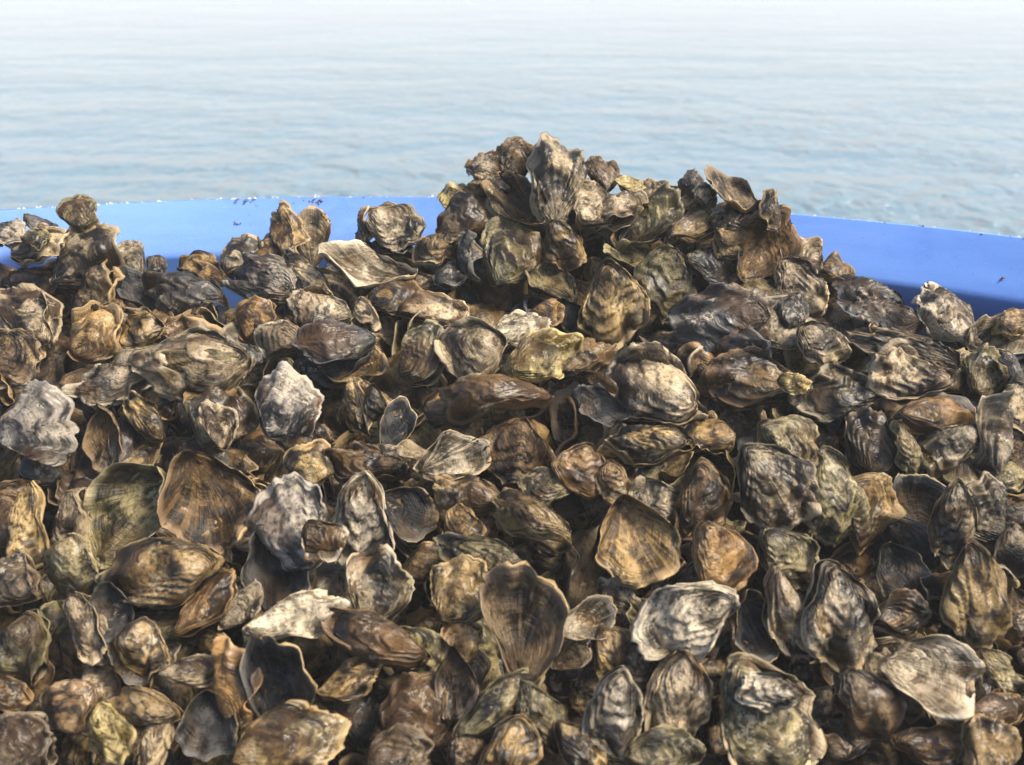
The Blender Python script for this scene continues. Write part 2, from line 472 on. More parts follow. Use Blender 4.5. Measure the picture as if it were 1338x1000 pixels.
def mtx(X, Y, Z, p):
    return Matrix(((X[0], Y[0], Z[0], p[0]), (X[1], Y[1], Z[1], p[1]), (X[2], Y[2], Z[2], p[2]), (0, 0, 0, 1)))
def flen(v):
    return math.sqrt((v @ RT) ** 2 + (v @ UP) ** 2)

def make_oyster(i, x, y, ln, wd, ang, tx, ty, kind, pal, dz, label, ribs=0.0, lod=1.0):
    """kind: o closed oyster, i single shell lying hollow side up, s single shell round side up, g gaping oyster"""
    z = min(float(surf(x, y)) + dz / 100, wallz(x, y) - .016)
    X, Y, n = frame(x, y, ang, tx, ty)
    L = 1.04 * ln / FPX * z / max(.45, flen(X))
    W = 1.10 * wd / FPX * z / max(.45, flen(Y))
    wr = min(1.15, max(.42, W / L))
    p = point(x, y, z)
    pal, _, ip = pal.partition('/')
    ip = ip or pal
    nt = int(64 * lod); ro = int(34 * lod)
    rough = 1.0; frill = 1.0
    if pal in ('amber',): rough, frill = .7, .4
    if pal == 'white': rough = 1.3
    if pal in ('fan', 'blue') or ribs: ribs = max(ribs, .38)
    seed = 1000 + i
    if kind in 'is':
        dpt = .21
        d = valve(seed, wr, dpt, 9 if kind == 'i' else ro, int(26 * lod) if kind == 'i' else 7, nt, .022, frill * (.7 if kind == 'i' else 1.3), ribs, rough)
        me = shell_mesh('oyster_shell', d, L, pal, ip)
        o = link('oyster_shell', me)
        if kind == 'i': o.matrix_world = mtx(X, -Y, -n, p + n * L * .05)
        else: o.matrix_world = mtx(X, Y, n, p - n * L * .05)
        tag(o, label, 'oyster shell', 'loose oyster shells in the heap')
        return o
    root = bpy.data.objects.new('oyster', None); COL.objects.link(root)
    root.empty_display_size = .01
    root.matrix_world = mtx(X, Y, n, p - n * L * .06)
    tag(root, label, 'oyster', 'oysters heaped in the tub')
    rng = np.random.default_rng(seed + 5); ol = outline(rng, wr, frill)
    gap = .006 if kind == 'o' else .012
    du = valve(seed, wr, float(rng.uniform(.14, .27)) if kind == 'o' else .22, ro, 3 if kind == 'o' else 12, nt, .028, frill, ribs, rough, out=ol)
    dl = valve(seed + 7777, wr, .15, 9, 3 if kind == 'o' else 18, nt, .028, frill, ribs * .5, rough, out=ol)
    a = link('upper_valve', shell_mesh('upper_valve', du, L, pal, ip), root)
    b = link('lower_valve', shell_mesh('lower_valve', dl, L * 1.02, pal, ip, flip=True), root)
    if kind == 'g':
        go = R(13)
        for q, sg in ((a, -1), (b, 1)):
            q.matrix_local = Matrix.Translation((-L / 2, 0, 0)) @ Matrix.Rotation(sg * go, 4, 'Y') @ Matrix.Translation((L / 2, 0, -sg * gap * L))
    else:
        a.location.z = gap * L; b.location.z = -gap * L
    return root

# ------------------------------------------------------------------ the oysters one can pick out
# x, y (photo pixels), apparent length and width, direction beak to lip, lean of the facing side, kind, colours, cm behind the heap's face, label
H = [
(102,279,50,46,100,.1,.2,'o','olive',0,'rough round mud-green oyster perched at the far left'),
(113,337,100,80,42,-.35,.1,'s','fan',-1.5,'dark fan-ribbed shell leaning under the mud-green oyster'),
(166,341,58,46,140,.2,.3,'s','grey',1,'pale grey triangular shell behind the fan-ribbed shell'),
(204,348,32,22,-40,.3,.5,'o','slate',2,'tiny black oyster against the blue wall at left'),
(50,322,78,36,10,-.1,.5,'o','cream',-.5,'cream oyster left of the dark fan-ribbed shell'),
(46,310,34,26,20,0,.6,'o','olive',-1.2,'small olive round oyster on the cream oyster'),
(54,296,46,20,-22,.2,.75,'s','slate',2,'thin slate blade of shell against the wall, far left'),
(10,303,52,34,-20,.1,.5,'o','blue',1,'bluish oyster at the left edge below the rim'),
(48,372,80,52,-20,-.1,.2,'o','brown',.5,'dark brown oyster in shadow below the cream one'),
(120,384,92,38,48,-.5,.3,'o','tan',-.6,'long tan oyster below the dark fan-ribbed shell'),
(32,415,110,64,140,-.2,.25,'o','cream',-1.5,'large pinkish tan oyster at the left edge'),
(180,376,78,30,128,.5,.45,'i','slate',0,'black hollow shell between long tan oyster and wall'),
(240,381,108,48,172,0,.5,'s','slate',-.6,'black flat shell with tan rim below the wall'),
(258,346,52,32,20,0,.4,'o','tan',1,'small tan oyster against the wall left of centre'),
(122,436,78,62,48,.1,.2,'o','tan',-1,'tan ribbed pointed oyster right of the pinkish one'),
(180,428,66,50,180,0,.2,'o','tan/grey',-.2,'smooth grey tan oyster right of the tan pointed one'),
(236,432,64,42,10,0,.4,'o','brown',.6,'dull brown oyster with two white specks'),
(312,334,60,46,60,-.2,.3,'o','grey',.6,'cream and grey oyster touching the wall'),
(276,362,54,24,150,-.2,.5,'o','amber',0,'rusty oyster ridge above the black flat shell'),
(346,366,100,62,152,-.25,.2,'s','blue',-.8,'large grey fan shell with fine ribs, left centre'),
(376,305,80,28,124,-.6,.1,'s','tan/cream',-.4,'upright shell blade with white edge by the rim'),
(406,314,82,44,88,.15,.0,'i','tan/grey',.4,'upright oval shell showing its hollow, by the rim'),
(391,357,94,28,143,-.2,.5,'o','cream',-1.4,'long cream oyster lying below the upright shells'),
(350,328,46,34,60,-.3,.3,'o','amber',.6,'brown oyster at the foot of the upright blade'),
(484,352,120,48,172,.05,.55,'i','cream/white',-1.2,'bright white-lipped open shell left of the peak'),
(477,412,48,32,-80,-.1,.1,'o','cream',-1,'little cream oyster with its beak up'),
(516,390,72,56,20,.0,.35,'o','tan',-.6,'plump tan oyster under the white-lipped shell'),
(332,417,60,44,80,-.2,.2,'o','amber',-.4,'golden brown knobbly oyster below the grey fan'),
(421,408,82,48,172,.1,.35,'o','grey/amber',-1.2,'grey oyster with a rust-orange beak'),
(366,442,60,46,150,-.1,.35,'o','grey',-.6,'pale grey oyster below the rust-beaked one'),
(436,454,100,52,190,.05,.45,'g','slate/slate',-1,'gaping black oyster with thin golden lip'),
(470,302,56,20,92,-.8,.05,'s','cream',.4,'cream upright shell edge beside a grey oyster'),
(513,291,72,54,-24,.1,.25,'o','grey',-.6,'grey oyster with golden beak against the rim'),
(508,322,60,26,-10,.1,.6,'i','slate',.6,'black hollow shell under the golden-beaked grey oyster'),
(634,214,54,32,10,-.2,.6,'o','white/brown',-.4,'white-tipped oyster at the upper left of the peak'),
(672,209,54,44,110,.1,.1,'g','brown/brown',-.3,'brown gaping oyster left of the tall fan shell'),
(642,242,58,32,170,-.1,-.1,'o','brown',-0.9,'dark brown oyster under the white-tipped one'),
(728,236,124,72,82,.15,.1,'s','fan',-2.6,'tallest streaked fan shell on top of the heap'),
(678,264,92,52,140,-.35,.15,'i','gold/brown',-1.6,'gold-edged hollow shell hugging the tallest fan'),
(772,268,68,58,55,.35,.1,'s','cream',-1.6,'cream frilled shell right of the tallest fan'),
(789,228,50,38,92,.2,.15,'o','purple',-.2,'purple-brown knob-like oyster on top of the heap'),
(596,260,46,38,100,-.2,.1,'s','yellow',.6,'pale yellow shell at the left of the peak'),
(608,288,80,52,28,-.2,.2,'o','purple/grey',-.4,'grey-purple ribbed oyster below the yellow shell'),
(571,325,62,36,200,-.1,.35,'o','tan/cream',-.4,'tan pleated oyster left of the heap crest'),
(614,334,64,26,115,-.7,.1,'s','slate/tan',-.8,'dark upright shell splinter left of the olive shell'),
(666,332,94,78,72,.0,.15,'s','olive',-1,'large olive tan shell below the gold-edged one'),
(736,320,66,48,-62,.1,.1,'s','tan',-1.8,'tan shell hanging below the tallest fan'),
(588,358,52,30,30,-.1,.5,'o','slate',-.4,'small black oyster below the tan pleated one'),
(723,363,86,44,128,.2,.3,'i','olive',-.8,'dull olive hollow shell under the hanging tan shell'),
(822,239,40,26,10,0,.5,'s','yellow',-0.4,'lemon-yellow frilly shell behind the purple knob'),
(852,248,66,30,178,0,.6,'o','tan',.6,'flat tan oyster on the crest right of centre'),
(901,245,50,22,76,-.6,.1,'s','slate',.6,'spiky black shell splinter standing on the crest'),
(921,254,30,24,80,.2,.2,'o','grey',-1.0,'tiny grey oyster right of the spiky splinter'),
(964,256,90,40,165,.1,.72,'i','tan/purple',-.6,'open shell with purple hollow perched at crest right'),
(1009,274,54,26,-82,.75,.1,'s','gold/slate',-1.9,'shell edge hanging at the right end of the crest'),
(846,286,104,50,38,-.3,.3,'o','olive/tan',-1.4,'long olive tan oyster below the crest'),
(810,275,76,28,30,-.1,.5,'o','cream',-1.4,'slim cream oyster right of the tallest fan'),
(912,293,96,40,36,.0,.45,'o','tan',-1.4,'long tan oyster slanting below the spiky splinter'),
(906,267,52,30,30,0,.4,'o','tan',0,'stubby tan oyster under the spiky splinter'),
(962,286,58,34,170,.1,.4,'o','brown',-1.6,'brown oyster under the perched purple shell'),
(950,302,46,42,70,.0,.2,'o','tan',-2.2,'pinkish tan rounded oyster right of the slanting one'),
(994,326,100,72,62,.35,.1,'i','brown/brown',-1.2,'large brown shell with a yellow ridge at right shoulder'),
(931,347,72,54,-12,.0,.25,'o','slate/amber',-.8,'slate oyster with amber underside, right of the peak'),
(951,325,40,26,160,.0,.3,'o','tan',-2.2,'small tan oyster above the slate and amber one'),
(830,334,86,32,178,-.05,.5,'i','olive',-.8,'dark olive hollow shell below the long olive oyster'),
(872,370,96,76,-102,.05,.1,'s','olive/olive',-2,'ear-shaped frilly shell with a pale right edge'),
(800,398,112,78,-82,-.15,.1,'o','gold',-2.2,'large golden brown oyster with beak up, centre right'),
(1049,338,58,50,120,.1,.25,'o','grey/brown',.4,'grey brown oyster right of the heap, below rim'),
(1044,376,86,62,-62,.1,.15,'o','cream',-1.2,'pale grey oyster with cream beak, right shoulder'),
(1092,352,50,34,10,.1,.4,'o','tan',.8,'small tan oyster nearest the blue wall at right'),
(1136,388,88,46,170,.05,.35,'s','slate',-.2,'black ribbed shell beside the blue wall at right'),
(1152,418,104,58,172,-.1,.35,'s','slate',-.6,'blue-black flat shell left of the white oyster'),
(1240,418,94,60,120,.1,.25,'o','white',-.8,'plump white oyster near the blue wall at right'),
(1186,455,134,52,158,-.05,.25,'s','fan',-1.2,'tan fan shell with dark ribs behind the amber oyster'),
(1191,489,106,66,168,.0,.2,'o','cream',-2.6,'glossy amber cream oyster at the right'),
(1076,448,70,50,-52,.05,.15,'o','cream',-1.6,'small cream oyster right of the big black shell'),
(1300,444,90,46,20,.1,.65,'i','grey/grey',-.4,'grey open shell with pale lip at the right edge'),
(1326,420,56,30,20,.1,.5,'o','tan',.4,'tan oyster by the wall at the right edge'),
(1284,488,68,52,60,.1,.25,'o','olive',.2,'dim olive oyster below the grey open shell'),
(1318,488,60,22,-60,.7,.2,'s','slate',-.4,'slate shell edge at the right, below open shell'),
(1036,501,38,26,-20,-.3,.2,'s','yellow',-1.6,'little bright yellow shell wedge, right of centre'),
(1096,514,104,62,176,.0,.2,'o','olive/grey',-1.2,'grey-green oyster beside the little yellow wedge'),
(942,418,122,84,176,-.05,.15,'s','slate',-1.8,'big blue-black shell with pale beak, right centre'),
(1014,424,76,72,120,.25,.15,'s','grey/tan',-1,'grey shell with tan beak behind the big black one'),
(1034,408,50,38,60,.1,.3,'o','slate',-1.8,'small black oyster above the small cream one'),
(620,457,84,78,200,-.15,.2,'o','cream',-2,'cream brown oyster left of the yellow shell'),
(676,434,76,50,20,.0,.35,'o','white',-1.6,'chalk-white rough oyster above the yellow shell'),
(706,466,92,66,24,.1,.15,'s','yellow',-2.6,'bright yellow shell with black streak, centre'),
(646,521,146,54,178,-.05,.45,'g','brown/olive',-1,'long gaping brown oyster under the yellow shell'),
(762,469,88,32,38,.2,.45,'o','brown',-.8,'long brown oyster right of the yellow shell'),
(553,465,76,56,32,-.1,.35,'g','olive/olive',-.8,'gaping oyster with pale lips left of the cream brown'),
(562,403,84,44,12,-.1,.3,'o','cream/brown',-1,'rough crusted cream oyster left of centre'),
(716,409,40,32,-20,0,.3,'o','amber',-1.0,'small glossy amber oyster above the yellow shell'),
(746,412,52,34,-50,.1,.3,'i','slate',.4,'dark hollow shell left of the golden brown oyster'),
(856,504,126,78,150,.0,.25,'o','cream',-2,'large cream and brown oyster, glistening, right of centre'),
(788,531,72,40,170,-.05,.4,'i','slate/slate',-1,'blue-black hollow shell left of the glistening oyster'),
(985,496,118,68,170,.0,.25,'o','brown',.2,'dark brown oyster below the big blue-black shell'),
(676,590,84,88,-110,-.15,.2,'s','brown/purple',-.8,'brown shell with dark blue patch, centre'),
(762,612,64,66,-110,.15,.2,'o','amber',-1.4,'glossy orange amber oyster in the centre'),
(716,634,66,46,190,-.05,.3,'o','olive',-.8,'crusty olive oyster left of the orange amber one'),
(590,599,100,56,15,-.05,.35,'i','gold/white',-1.6,'pearly hollow shell with golden beak, centre left'),
(694,681,112,32,148,.05,.55,'o','gold',-1.8,'long olive gold oyster slanting in the centre'),
(612,648,96,40,160,0,.45,'o','tan',-1,'long tan oyster below the pearly shell'),
(604,688,62,48,-80,-.1,.2,'o','tan',-1,'short tan oyster above the green-black one'),
(630,724,110,48,170,0,.4,'s','olive/slate',-1.6,'green-black shell below the short tan oyster'),
(602,773,90,74,62,-.1,.25,'o','gold',-1.4,'golden tan oyster under the green-black shell'),
(683,814,150,96,90,.05,.1,'i','tan/purple',-2,'deep purple-brown hollow shell with beak down'),
(605,836,56,44,100,0,.2,'o','tan',-.4,'small tan oyster left of the purple-brown hollow'),
(768,812,78,44,28,.15,.4,'i','tan/white',-1.8,'pale half shell with white rim, lower centre'),
(746,857,56,30,30,-.1,.4,'i','cream',-.8,'curled cream shell lip below the pale half shell'),
(798,850,66,54,-60,.1,.2,'o','gold',-.6,'golden tan oyster below the pale half shell'),
(849,580,110,36,178,0,.5,'o','gold',-1.2,'hooded golden oyster below the glistening cream oyster'),
(858,656,76,52,184,.05,.3,'o','grey',-1,'smooth grey tan oyster left of the upright brown one'),
(918,652,98,66,-78,-.05,.1,'o','brown/tan',-2,'brown oyster with pale crescent, beak up'),
(1012,632,120,92,-52,-.05,.1,'o','fan',-3,'large blue-green fan oyster with pale beak'),
(1034,580,92,62,-30,.1,.3,'s','olive',-.6,'olive frilled shell above the blue-green fan oyster'),
(1078,648,126,66,-80,.35,.1,'s','olive',-1.6,'mottled olive shell right of the blue-green fan'),
(1126,664,108,86,-20,.2,.15,'s','tan',-.8,'tan skirt-like shell right of the mottled olive'),
(942,727,96,74,-60,.05,.2,'o','amber',-2.2,'glossy amber oyster below the pale-crescent oyster'),
(830,706,116,96,-75,.0,.15,'i','gold/tan',-1.8,'golden open shell shaped like a trapezoid'),
(800,628,52,38,-80,-.1,.3,'o','tan',-1.4,'small tan oyster above the golden open shell'),
(1032,728,90,64,-40,0,.2,'o','olive',-1,'black-mottled olive oyster right of the glossy amber'),
(1222,542,116,46,10,.05,.4,'o','amber/slate',-1.6,'amber oyster with blue-black patch, right side'),
(1302,566,112,48,82,.35,.05,'s','grey',-1.8,'pale grey trumpet-shaped shell near right edge'),
(1240,582,100,52,212,-.05,.3,'s','grey/tan',-1.2,'grey tan wing-like shell left of the trumpet'),
(1140,580,86,64,80,-.05,.2,'o','purple',0,'near-black purple oyster left of the olive column'),
(1182,588,80,30,-68,.3,.2,'s','olive',-.8,'narrow olive shell standing beside the near-black oyster'),
(1203,668,106,62,100,.0,.25,'i','olive/slate',.4,'deep dark hollow shell right of the tan skirt'),
(1246,682,114,46,-98,-.3,.15,'s','grey/tan',-1.6,'grey blade-like shell with tan foot, right side'),
(1286,668,80,66,120,.1,.15,'o','fan',-1.8,'black and cream striped oyster near right edge'),
(1330,535,66,48,-80,.1,.2,'o','cream',-1,'cream oyster cut by the right edge, upper'),
(1318,624,52,32,10,0,.35,'o','olive',-.2,'small olive oyster above the striped one'),
(1322,590,46,40,-30,0,.35,'o','brown',.4,'brown oyster beside the trumpet shell, right edge'),
(1096,806,136,84,-82,.05,.12,'o','grey/tan',-2.4,'ringed oyster with dark eye-like beak, lower right'),
(1027,800,120,42,-82,.1,.15,'o','cream',-1.8,'slender cream oyster left of the ringed one'),
(1178,748,84,58,-62,.1,.2,'i','olive/slate',-.6,'black hollow shell with a pale ridge'),
(1176,802,72,44,20,0,.3,'o','brown',-.4,'dark brown oyster right of the ringed one'),
(1222,784,68,30,118,.5,.2,'i','slate',-.4,'narrow black hollow shell beside the gold-striped shell'),
(1276,776,138,76,-84,-.1,.12,'s','gold/brown',-1.8,'tall shell with gold and black stripes, right edge'),
(1328,720,70,56,-80,.1,.2,'o','grey',-.6,'pinkish grey oyster behind the gold-striped shell'),
(1330,806,70,46,-80,.1,.2,'o','brown',-.6,'brown oyster at right edge below the pinkish one'),
(1219,880,132,84,-14,.0,.2,'i','cream/white',-2.6,'white pearly hollow shell, lower right'),
(1134,920,100,78,-66,-.05,.2,'s','purple',-1.4,'dark violet shell below the ringed oyster'),
(1300,927,98,34,8,.05,.5,'o','amber',-1,'long rusty oyster right of the white pearly shell'),
(1222,974,118,40,-6,0,.45,'o','brown',-.4,'long dark brown oyster at the bottom right'),
(1292,982,92,64,60,.1,.2,'o','tan/cream',-1.2,'white-streaked tan oyster at the bottom right corner'),
(1306,876,80,40,-42,.15,.4,'s','olive',-.8,'pale green shell rim right of the white pearly shell'),
(896,808,136,80,200,-.05,.15,'o','white',-2.6,'large chalky white oyster, lower right of centre'),
(984,816,86,52,-78,.15,.2,'i','gold/slate',-.8,'dark hollow shell with golden edge by the chalky oyster'),
(804,926,102,72,-102,-.05,.15,'o','white/grey',-2.2,'pearl-grey oyster with beak up at the bottom'),
(885,916,124,76,-96,-.1,.15,'o','cream',-1.6,'tall cream brown oyster right of the pearl-grey one'),
(1000,936,156,126,-60,.05,.15,'o','olive/cream',-1.6,'biggest green-grey oyster at the bottom right of centre'),
(1008,905,80,42,180,.0,.3,'o','white',-3.6,'little white oyster riding on the biggest green-grey one'),
(868,984,98,50,10,-.05,.4,'o','olive',-1.6,'pale green domed oyster at the bottom edge'),
(832,872,66,50,-80,0,.2,'o','purple',-.2,'near-black oyster between pearl-grey and chalky oysters'),
(163,668,140,100,222,-.1,.15,'i','olive/olive',-2.2,'large olive-yellow hollow shell, left'),
(270,652,132,112,-68,.1,.12,'i','tan/brown',-3.0,'large rusty brown hollow shell beside the olive one'),
(214,746,146,78,186,-.05,.3,'g','tan/olive',-1.8,'wide-lipped gaping oyster under the two hollow shells'),
(92,686,92,46,-96,-.25,.1,'o','cream',-1.2,'crinkled cream oyster left of the olive-yellow hollow'),
(95,742,86,80,-100,-.05,.2,'s','olive/grey',-1.4,'round greenish shell below the crinkled cream oyster'),
(42,690,116,42,-86,-.1,.2,'s','gold',-1,'stalk-like golden shell near the left edge'),
(112,818,100,40,-55,-.1,.3,'o','cream',-1.2,'white-tipped oyster pointing up-left, lower left'),
(142,800,72,58,-80,0,.25,'i','slate/slate',-1.6,'black hollow shell beside the white-tipped oyster'),
(15,762,80,64,160,-.05,.2,'o','purple/cream',-1,'purple brown oyster with cream lip, left edge'),
(8,690,60,60,60,-.1,.2,'o','brown',.2,'brown oyster at the left edge beside the stalk'),
(42,553,104,96,28,-.1,.15,'s','blue',-2,'large grey-blue fan shell at the left edge'),
(20,466,82,66,-50,-.15,.2,'o','purple/gold',-1,'dark purple oyster below the pinkish tan one'),
(140,500,98,42,196,-.05,.35,'o','white',-2,'knobbly white elongated oyster, left'),
(258,478,142,76,188,.0,.25,'o','cream/olive',-2.4,'large cream oyster with olive lines, left of centre'),
(325,466,30,26,80,0,.3,'o','slate',-2.2,'tiny dark oyster beside the large cream one'),
(132,574,92,48,-84,-.15,.15,'i','brown',-.8,'brown hollow shell standing above the olive-yellow one'),
(190,546,76,30,128,.35,.25,'s','gold',-1,'gold-edged shell wedge under the knobbly white oyster'),
(208,524,52,38,-40,0,.3,'o','tan',-.2,'small tan oyster below the large cream one'),
(286,556,62,40,95,.05,.15,'o','cream',-2.6,'cream oyster with upturned white tip'),
(284,544,96,78,75,.05,.2,'s','olive/amber',-.8,'dark amber shell behind the white-tipped cream one'),
(374,532,90,84,58,.1,.15,'s','blue',-1.8,'silvery blue-grey shell, left of centre'),
(396,578,78,50,-30,0,.3,'o','brown',-.4,'dark brown oyster below the silvery shell'),
(406,608,66,56,80,.1,.15,'s','gold/olive',-.8,'yellowish shell above the blue-grey rounded oyster'),
(464,530,78,32,-82,-.3,.15,'s','gold',-1,'golden frilled shell edge right of the silvery shell'),
(492,542,80,28,-84,.35,.1,'s','olive',-.6,'olive upright shell beside the golden frilled edge'),
(518,556,64,40,60,.1,.25,'i','gold/slate',-.8,'dark hollow shell with gold arch, left of centre'),
(480,604,106,32,166,0,.5,'o','brown',-.6,'long brown oyster above the white crusty one'),
(384,686,124,92,128,-.1,.12,'s','blue',-2.4,'blue-grey rounded shell with pale centre'),
(422,704,60,50,-50,.05,.1,'o','brown/white',-4.0,'little brown oyster stuck on the blue-grey shell'),
(470,682,126,74,-98,.05,.12,'o','white',-2.8,'white crusty oyster in the left centre'),
(530,668,80,62,-20,.1,.2,'i','gold/slate',-1,'black hollow shell with yellow stripe and pale lip'),
(494,770,100,74,70,0,.25,'s','grey/olive',-.8,'dull grey ribbed shell below the white crusty oyster'),
(364,742,116,74,-66,.05,.15,'i','grey/slate',-.6,'thin-lipped dark hollow shell under the blue-grey one'),
(384,806,130,42,18,0,.45,'s','white',-2.4,'frilly whitish flat shell, lower left of centre'),
(270,790,100,34,52,-.2,.4,'o','amber',-1,'long reddish brown oyster below the wide-lipped one'),
(310,790,72,50,60,0,.25,'o','grey',-.2,'grey oyster right of the long reddish one'),
(368,894,132,88,74,-.1,.1,'i','gold/slate',-2.2,'grey-blue hollow shell with golden wall, lower left'),
(308,896,120,50,92,-.45,.05,'s','amber',-1.6,'smooth brown curved shell left of the grey-blue hollow'),
(376,972,146,78,20,-.05,.4,'s','gold/olive',-2,'arched tan shell at the bottom left of centre'),
(456,890,88,36,26,0,.45,'o','tan',-1,'slim tan oyster right of the grey-blue hollow'),
(492,836,136,50,160,0,.4,'g','brown/brown',-1.4,'long brown gaping oyster, lower left of centre'),
(250,878,86,34,4,0,.4,'o','cream',-1.8,'smooth cream finger-like oyster, lower left'),
(274,946,80,76,-80,-.05,.2,'i','olive/slate',-1.2,'round slate hollow shell below the finger-like oyster'),
(180,850,80,66,-100,.05,.2,'o','tan/slate',-1.2,'tan and slate oyster left of the finger-like one'),
(146,956,80,54,-76,0,.12,'s','yellow',-1.6,'yellow and black shell at the bottom left'),
(186,926,98,40,170,.05,.4,'o','tan',-2,'bent tan oyster above the yellow and black shell'),
(204,968,76,34,-96,.4,.1,'o','cream/tan',-1.4,'tan oyster standing right of the yellow and black shell'),
(88,924,72,62,120,-.1,.2,'o','brown',-.6,'brown round oyster left of the yellow and black shell'),
(20,976,90,72,40,-.05,.2,'o','purple/grey',-1.4,'violet-grey oyster in the bottom left corner'),
(24,846,90,64,-110,-.1,.15,'o','olive/brown',-1.4,'olive brown oyster at the lower left edge'),
(8,906,56,44,-60,0,.2,'o','amber',-.4,'small rusty oyster at the left edge, near bottom'),
(62,818,66,44,60,0,.2,'o','olive',0,'small olive oyster left of the white-tipped one'),
(594,892,92,46,-84,.1,.15,'i','purple',-1.2,'narrow dark violet hollow shell, bottom centre left'),
(650,924,124,38,36,.1,.45,'o','olive',-1,'slanting olive oyster below the purple-brown hollow'),
(668,980,84,66,-98,0,.15,'o','tan/grey',-1.8,'grey tan oyster with beak up, bottom centre'),
(712,940,114,54,-64,.15,.15,'s','olive',-1,'streaky olive shell right of the bottom centre oyster'),
(612,982,70,50,-80,0,.2,'o','brown',-.6,'brown oyster at the bottom edge, centre left'),
(756,976,84,44,-54,.1,.3,'o','gold',-1,'golden brown oyster at the bottom edge, centre'),
(540,935,98,80,60,-.05,.25,'o','brown',-.4,'dark domed oyster at the bottom, left of centre'),
(518,986,84,60,20,0,.3,'o','purple',-1,'violet domed oyster on the bottom edge'),
(546,848,72,50,-50,0,.2,'s','olive',-.6,'olive shell below the golden tan oyster'),
]

def words(s): return len(s.split())
HERO = []
for i, h in enumerate(H):
    HERO.append(make_oyster(i, *h))

# ------------------------------------------------------------------ the rest of the heap
SKY = [(-600,330),(0,318),(60,318),(80,285),(130,300),(160,315),(190,352),(240,358),(300,340),(345,350),(365,310),(415,310),(428,345),(460,345),(470,310),
       (560,312),(575,320),(600,275),(640,235),(690,225),(720,205),(755,205),(770,235),(805,245),(900,255),(940,262),(1005,268),(1022,310),(1040,335),(1110,360),
       (1180,410),(1270,420),(1290,440),(1338,430),(1900,470)]
def skyline(x): return float(np.interp(x, [a for a, b in SKY], [b for a, b in SKY]))
PK = ['brown', 'tan', 'olive', 'grey', 'slate', 'purple', 'gold', 'amber', 'cream', 'fan']
PW = np.array([.22, .18, .16, .10, .11, .07, .06, .05, .03, .02]); PW /= PW.sum()
COLN = {'brown': 'brown', 'tan': 'tan', 'olive': 'olive', 'grey': 'grey', 'slate': 'blackish', 'purple': 'purple', 'gold': 'golden', 'amber': 'rusty', 'cream': 'cream', 'fan': 'streaked', 'yellow': 'yellow', 'white': 'white', 'blue': 'bluish'}
rng = np.random.default_rng(11)
FILL = []
for layer, (step, d0, d1) in enumerate(((60, 3.2, 5.0), (62, 5.8, 7.4), (80, 7.8, 9.0))):
    ys = np.arange(190, 1120, step * .8)
    for r, y in enumerate(ys):
        for x in np.arange(-260 + (r % 2) * step / 2, 1610, step):
            px, py = x + rng.uniform(-.35, .35) * step, y + rng.uniform(-.35, .35) * step
            ln = rng.uniform(62, 112); q = rng.random(8); pk = rng.choice(len(PK), p=PW); a = rng.uniform(0, 360); tx, ty = rng.normal(0, .50), rng.normal(.25, .48)
            if py < skyline(px) + ln * .42 + 6: continue
            FILL.append((px, py, ln, ln * (.5 + .35 * q[0]), a, float(np.clip(tx, -.8, .8)), float(np.clip(ty, -.7, .85)), 'o' if q[1] < .4 else ('s' if q[1] < .70 else 'i'), PK[pk], d0 + (d1 - d0) * q[2]))
# small shells wedged on edge between the larger ones
HX = np.array([(h[0], h[1], h[2], h[3]) for h in H], float)
spots = []
for _ in range(9000):
    px, py = rng.uniform(-10, 1348), rng.uniform(300, 1010); ln = rng.uniform(40, 84)
    q = rng.random(6); a = rng.uniform(0, 360); ta, tm = rng.uniform(0, 6.28), rng.uniform(.35, .88); pk = rng.choice(len(PK), p=PW)
    if py < skyline(px) + 45 or len(spots) >= 120: continue
    d = np.hypot(HX[:, 0] - px, HX[:, 1] - py) / (.5 * np.sqrt(HX[:, 2] * HX[:, 3]))
    if d.min() < .80: continue
    if spots and min(math.hypot(px - s[0], py - s[1]) for s in spots) < 34: continue
    spots.append((px, py))
    FILL.append((px, py, ln, ln * (.45 + .3 * q[0]), a, tm * math.cos(ta), tm * math.sin(ta) * .8 + .15, 'o' if q[1] < .35 else ('s' if q[1] < .75 else 'i'), PK[pk], .4 + 1.2 * q[2]))
